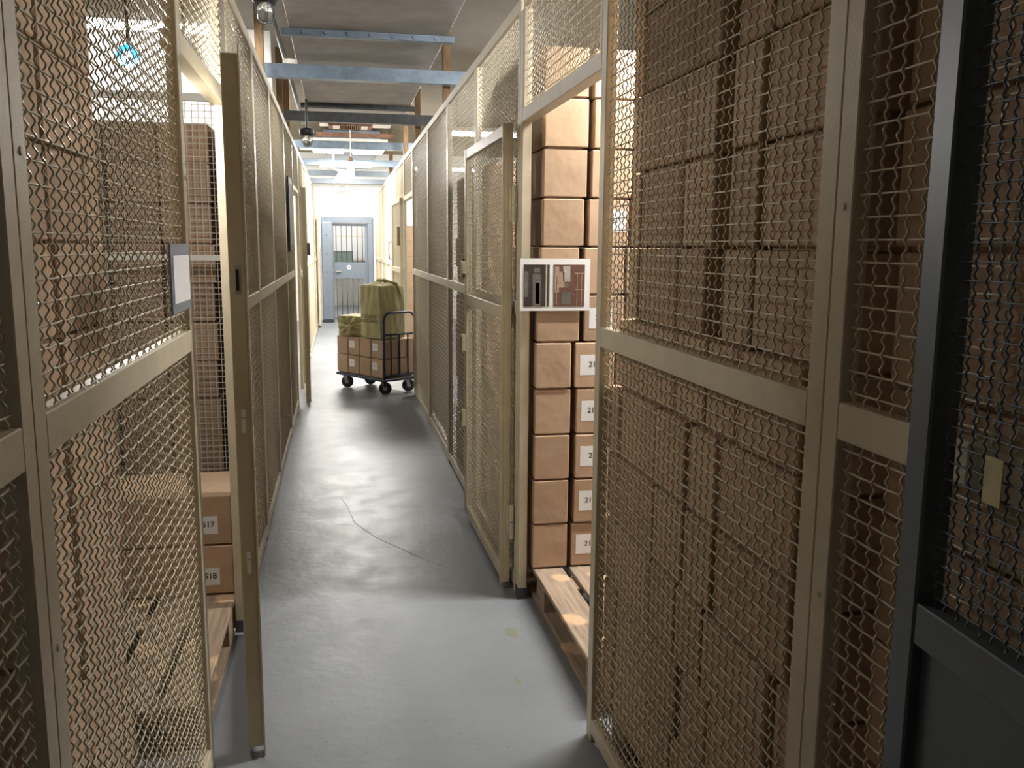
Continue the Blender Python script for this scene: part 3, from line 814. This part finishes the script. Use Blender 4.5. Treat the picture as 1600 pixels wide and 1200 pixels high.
MB().lathe([(.03, 0), (.036, .006), (.03, .012)], 14, (-.02, -.02, sh_+.012)).build('cord', M['dark_steel'], t)
text('stencil', 'DEUTSCHE', .047, M['sack_ink'], t, (.01, -sy_/2-.024, .245), (PI/2, 0, 0), 'CENTER', .0012)
text('stencil', 'BUNDESBANK', .047, M['sack_ink'], t, (.01, -sy_/2-.024, .195), (PI/2, 0, 0), 'CENTER', .0012)
t = thing('canvas_sack', 'small olive canvas sack lying with its gathered end facing out, on trolley', 'sack', on_trolley(.175, .195, ztop), e1-math.radians(-22))
link('cloth', sack_mesh(.33, .34, .225, 'front'), t)
lump('knot', t, (.0, -.205, .10), .035, 1.2, .7, .9, 9, M['sack'])
lump('tied_end', t, (.01, -.2, .045), .035, 1.3, .6, 1.1, 5, M['sack'])

# ------------------------------------------------------------------ ceiling services
t = thing('ventilation_duct', 'wide grey-brown ventilation duct under the corridor ceiling', 'duct', (0, 0, 0))
DX0, DX1 = -.285, .755
for (a, b) in ((-1.0, 3.1), (3.104, 6.2), (6.204, 9.3), (9.304, 10.1)):
    MB().box(DX0, DX1, a, b, 3.0, 3.4).build('duct_section', M['duct'], t, .004)
for (yy, mm) in ((3.1, 'galv'), (6.2, 'galv'), (9.3, 'dark_steel')):
    fl_ = MB().box(DX0-.05, DX1+.05, yy-.03, yy+.03, 2.955, 2.999).build('flange', M[mm], t, .002)
    for k in range(7):
        MB().lathe([(.0005, -.010), (.011, -.010), (.014, 0), (.0005, 0)], 8, (DX0+.09+k*.145, yy-.031, 2.977), 'y').build('bolt', M[mm], fl_)
# lighter duct run beyond
t = thing('ventilation_duct', 'pale duct section above the far corridor, between the beams', 'duct', (0, 0, 0))
MB().box(-.20, .70, 10.15, 12.0, 3.12, 3.4).build('duct_section', M['white_paint'], t, .004)
MB().box(-.25, .75, 12.02, 12.08, 3.0, 3.05).build('flange', M['rust'], t, .002)
MB().box(-.20, .70, 14.6, 18.9, 3.16, 3.4).build('duct_section', M['galv'], t, .004)
# beams
def beam(label, y, z, m, x0=-.62, x1=1.05, h=.10, d=.09):
    b = MB().box(x0, x1, y-d/2, y+d/2, z, z+.012).box(x0, x1, y-.006, y+.006, z+.012, z+h-.012).box(x0, x1, y-d/2, y+d/2, z+h-.012, z+h).box(x0, x1, y-d/2, y-d/2+.008, z+.012, z+h-.012)
    o = b.build('steel_beam', M[m]); tag(o, label, 'beam'); return o
beam('nearest blue-grey steel beam across the corridor, under the brown duct', 7.2, 2.86, 'galv')
beam('dark steel beam across the corridor just before the air vent', 9.62, 2.86, 'dark_steel')
beam('blue-grey steel beam just before the bright ceiling light panel', 12.2, 2.86, 'galv')
beam('pale blue-grey steel beam just behind the bright ceiling light panel', 14.75, 2.86, 'galv')
beam('second farthest steel beam, behind the dome lamp', 16.9, 2.86, 'grey_blue')
beam('farthest steel beam against the white end wall', 18.95, 2.86, 'grey_blue')
o = MB().lathe([(.0005, 0), (.055, 0), (.055, .03), (.05, .036), (.0005, .036)], 20).build('smoke_detector', M['white_paint'])
o.location = (-.33, 7.2, 2.9605); tag(o, 'small round white detector on the nearest beam', 'detector')
# air vent
t = thing('air_vent', 'slatted brown air vent in the ceiling before the beam', 'vent', (.185, 11.62, 3.064))
for (a, b, c, d) in ((-.27, .27, -.22, -.17), (-.27, .27, .17, .22), (-.27, -.22, -.169, .169), (.22, .27, -.169, .169)):
    MB().box(a, b, c, d, 0, .05).build('frame', M['rust'], t, .002)
for s in (-1, 1): MB().box(s*.175-.042, s*.175+.042, -.165, .165, .0, .03).build('side_plate', M['white_paint'], t, .002)
for k in range(10):
    x = -.117 + k*.026
    MB().box(x-.004, x+.004, -.165, .165, .0, .03).build('slat', M['timber'], t)
MB().box(-.21, .21, -.165, .165, .0505, .055).build('back_plate', M['hole'], t)
# timber posts above the cages
for (lb, x, y, z0, ln) in (('first brown timber post above the left cage wall', -.53, 6.9, 2.64, .85), ('second brown timber post above the left cage wall', -.53, 9.2, 2.64, .85),
                    ('third brown timber post above the left cage wall', -.53, 10.4, 2.64, .85),
                    ('first brown timber post above the right cage wall', .90, 7.45, 2.64, .85), ('second brown timber post above the right cage wall', .90, 10.1, 2.64, .85),
                    ('third brown timber post above the right cage wall', .90, 11.9, 2.64, .85), ('fourth brown timber post above the right cage wall', .90, 15.2, 2.64, .85)):
    o = MB().box(-.03, .03, -.035, .035, 0, ln).build('timber_post', M['timber'], None, .003); o.location = (x, y, z0); tag(o, lb, 'post')
# conduit
pts = [(-.40, 4.6, 3.12), (-.40, 6.0, 3.10), (-.39, 7.6, 3.09), (-.38, 9.0, 3.05), (-.37, 11.0, 3.02)]
o = MB().tube(pts, .018, 8).build('conduit', M['dark_steel'], None, smooth=True); tag(o, 'dark conduit pipe running along the ceiling on the left', 'pipe')
# hanging jar lamps
def jar_lamp(label, x, y, z, lit, top):
    t = thing('jar_lamp', label, 'lamp', (x, y, z))
    MB().lathe([(.0005, .09), (.055, .09), (.07, .11), (.07, .15), (.03, .165), (.0005, .165)], 14).build('mount', M['black'], t)
    MB().lathe([(.0005, -.005), (.025, -.002), (.038, .015), (.042, .045), (.04, .089), (.0005, .0895)], 14).build('glass_jar', M['lamp_tube'] if lit else M['glass'], t, smooth=True)
    for k in range(4):
        a = k*PI/2+.4
        MB().tube([(.056*math.cos(a), .056*math.sin(a), .09), (.05*math.cos(a), .05*math.sin(a), .03), (.035*math.cos(a), .035*math.sin(a), -.005), (0.006*math.cos(a), 0.006*math.sin(a), -.015)], .003, 5).build('guard_wire', M['dark_steel'], t)
    MB().tube([(0, 0, .165), (0, 0, top-z)], .012, 8).build('stem', M['dark_steel'], t)
jar_lamp('unlit jar lamp with black mount above the ajar left door', -.35, 5.0, 2.755, False, ZC)
jar_lamp('unlit caged glass jar lamp hanging at left before the beam', -.275, 9.05, 2.56, False, 2.999)
# white hanging lamps in the far corridor
t = thing('pendant_lamp', 'glowing elongated pendant lamp hanging in the far corridor', 'lamp', (.185, 11.93, 2.45))
MB().lathe([(.0005, 0), (.03, .005), (.045, .05), (.045, .16), (.032, .22), (.0005, .225)], 16).build('bulb', M['lamp_tube'], t, smooth=True)
MB().lathe([(.0005, .226), (.03, .226), (.026, .27), (.012, .29), (.0005, .29)], 14).build('socket', M['timber'], t)
MB().tube([(0, 0, .29), (0, 0, 3.119-2.45)], .007, 6).build('rod', M['white_paint'], t)
t = thing('dome_lamp', 'white dome lamp with a bent conduit in the far corridor', 'lamp', (.10, 13.0, 2.50))
MB().lathe([(.0005, 0), (.10, 0), (.105, .02), (.09, .09), (.05, .14), (.0005, .145)], 18).build('shade', M['white_paint'], t, smooth=False)
MB().lathe([(.0005, -.02), (.08, -.012), (.085, -.001), (.0005, -.0008)], 16).build('lens', M['lamp_white'], t, smooth=True)
MB().tube([(0, 0, .14), (-.10, 0, .15), (-.17, .0, .18), (-.14, 0, .30), (-.14, 0, .38), (-.20, 0, .42), (-.60, 0, .43)], .012, 8).build('conduit', M['white_paint'], t, smooth=True)
t = thing('hanging_bracket', 'thin wire bracket holding a small dark lamp before the end wall', 'bracket', (.10, 17.2, 2.56))
for k in range(4): MB().tube([(-.16+k*.107, 0, .05), (-.16+k*.107, 0, 3.159-2.56)], .005, 6).build('rod', M['hub'], t)
MB().tube([(-.17, 0, .05), (.17, 0, .05)], .006, 6).build('bar', M['hub'], t)
MB().box(-.06, .16, -.05, .05, .0, .045).build('lamp_body', M['hub'], t, .004)

# ------------------------------------------------------------------ end gate
GY = 19.2
t = thing('gate_frame', 'blue-grey steel door frame in the end wall', 'door frame', (0, GY, 0))
MB().box(-.335, .735, -.06, .2, 2.06, 2.185).build('lintel', M['gate_blue'], t, .006)
MB().box(.625, .735, -.06, .2, 0, 2.059).build('jamb', M['gate_blue'], t, .006)
MB().box(-.335, -.15, -.06, .2, 0, 2.059).build('jamb', M['gate_blue'], t, .006)
t = thing('barred_gate', 'blue-grey barred gate with a solid middle panel and handle', 'gate', (0, GY+.02, 0))
x0, x1 = -.145, .618
MB().box(x0, x0+.05, 0, .05, .02, 2.05).build('stile', M['gate_blue'], t, .003); MB().box(x1-.05, x1, 0, .05, .02, 2.05).build('stile', M['gate_blue'], t, .003)
for (a, b) in ((2.0, 2.05), (.02, .07)): MB().box(x0+.051, x1-.051, 0, .05, a, b).build('rail', M['gate_blue'], t, .003)
MB().box(x0+.051, x1-.051, -.01, .055, .89, 1.235).build('middle_panel', M['gate_blue'], t, .004)
for k in range(6):
    x = x0+.05+(x1-x0-.1)*(k+.5)/6 + .0
    for (a, b) in ((.07, .89), (1.235, 2.0)): MB().tube([(x, .025, a), (x, .025, b)], .009, 6).build('bar', M['gate_dark'], t, smooth=True)
MB().box(-.05, .06, -.045, -.011, 1.03, 1.055).build('handle', M['chrome'], t, .004)
MB().lathe([(.0005, -.018), (.018, -.018), (.018, -.011), (.0005, -.011)], 12, (-.12, 0, 1.07), 'y').build('lock_cylinder', M['chrome'], t)
s = MB().lathe([(.0005, -.014), (.045, -.014), (.045, -.0105), (.0005, -.0105)], 20, (.22, 0, 1.13), 'y').build('round_sticker', M['paper'], t)
MB().box(.205, .24, -.0152, -.0144, 1.115, 1.14).build('sticker_print', M['print_brown'], s)
t = thing('steel_column', 'thick light blue-grey riveted steel column left of the barred gate', 'column', (-.225, 18.72, 0))
MB().box(-.11, .11, -.06, .10, .05, 2.07).build('body', M['gate_blue'], t, .02)
MB().box(-.115, .115, -.065, .105, 0, .049).build('foot', M['black'], t, .003)
for z in (.35, .7, 1.05, 1.42, 1.80): MB().lathe([(.0005, -.070), (.014, -.068), (.018, -.061), (.0005, -.061)], 10, (0, 0, z), 'y').build('rivet', M['galv'], t)
# things in the room beyond
t = thing('window', 'bright window with white frame in the room behind the gate', 'window', (-.15, 23.9, 1.2))
MB().box(0, .9, 0, .05, 0, 1.1).build('frame', M['white_paint'], t, .004)
MB().box(.05, .85, -.01, -.001, .05, .6).build('pane', M['paper'], t); MB().box(.05, .85, -.01, -.001, .65, 1.05).build('pane', M['paper'], t)
t = thing('legged_cabinet', 'grey-green cabinet on thin legs in the room behind the gate', 'cabinet', (-.25, 23.0, 0))
MB().box(0, .62, 0, .4, 1.0, 1.42).build('body', M['cabinet'], t, .01)
for (lx, ly) in ((.02, .02), (.57, .02), (.02, .35), (.57, .35)): MB().box(lx, lx+.03, ly, ly+.03, 0, .999).build('leg', M['hub'], t)
MB().box(-.01, .63, -.01, .41, 1.421, 1.45).build('top', M['cabinet'], t, .005)
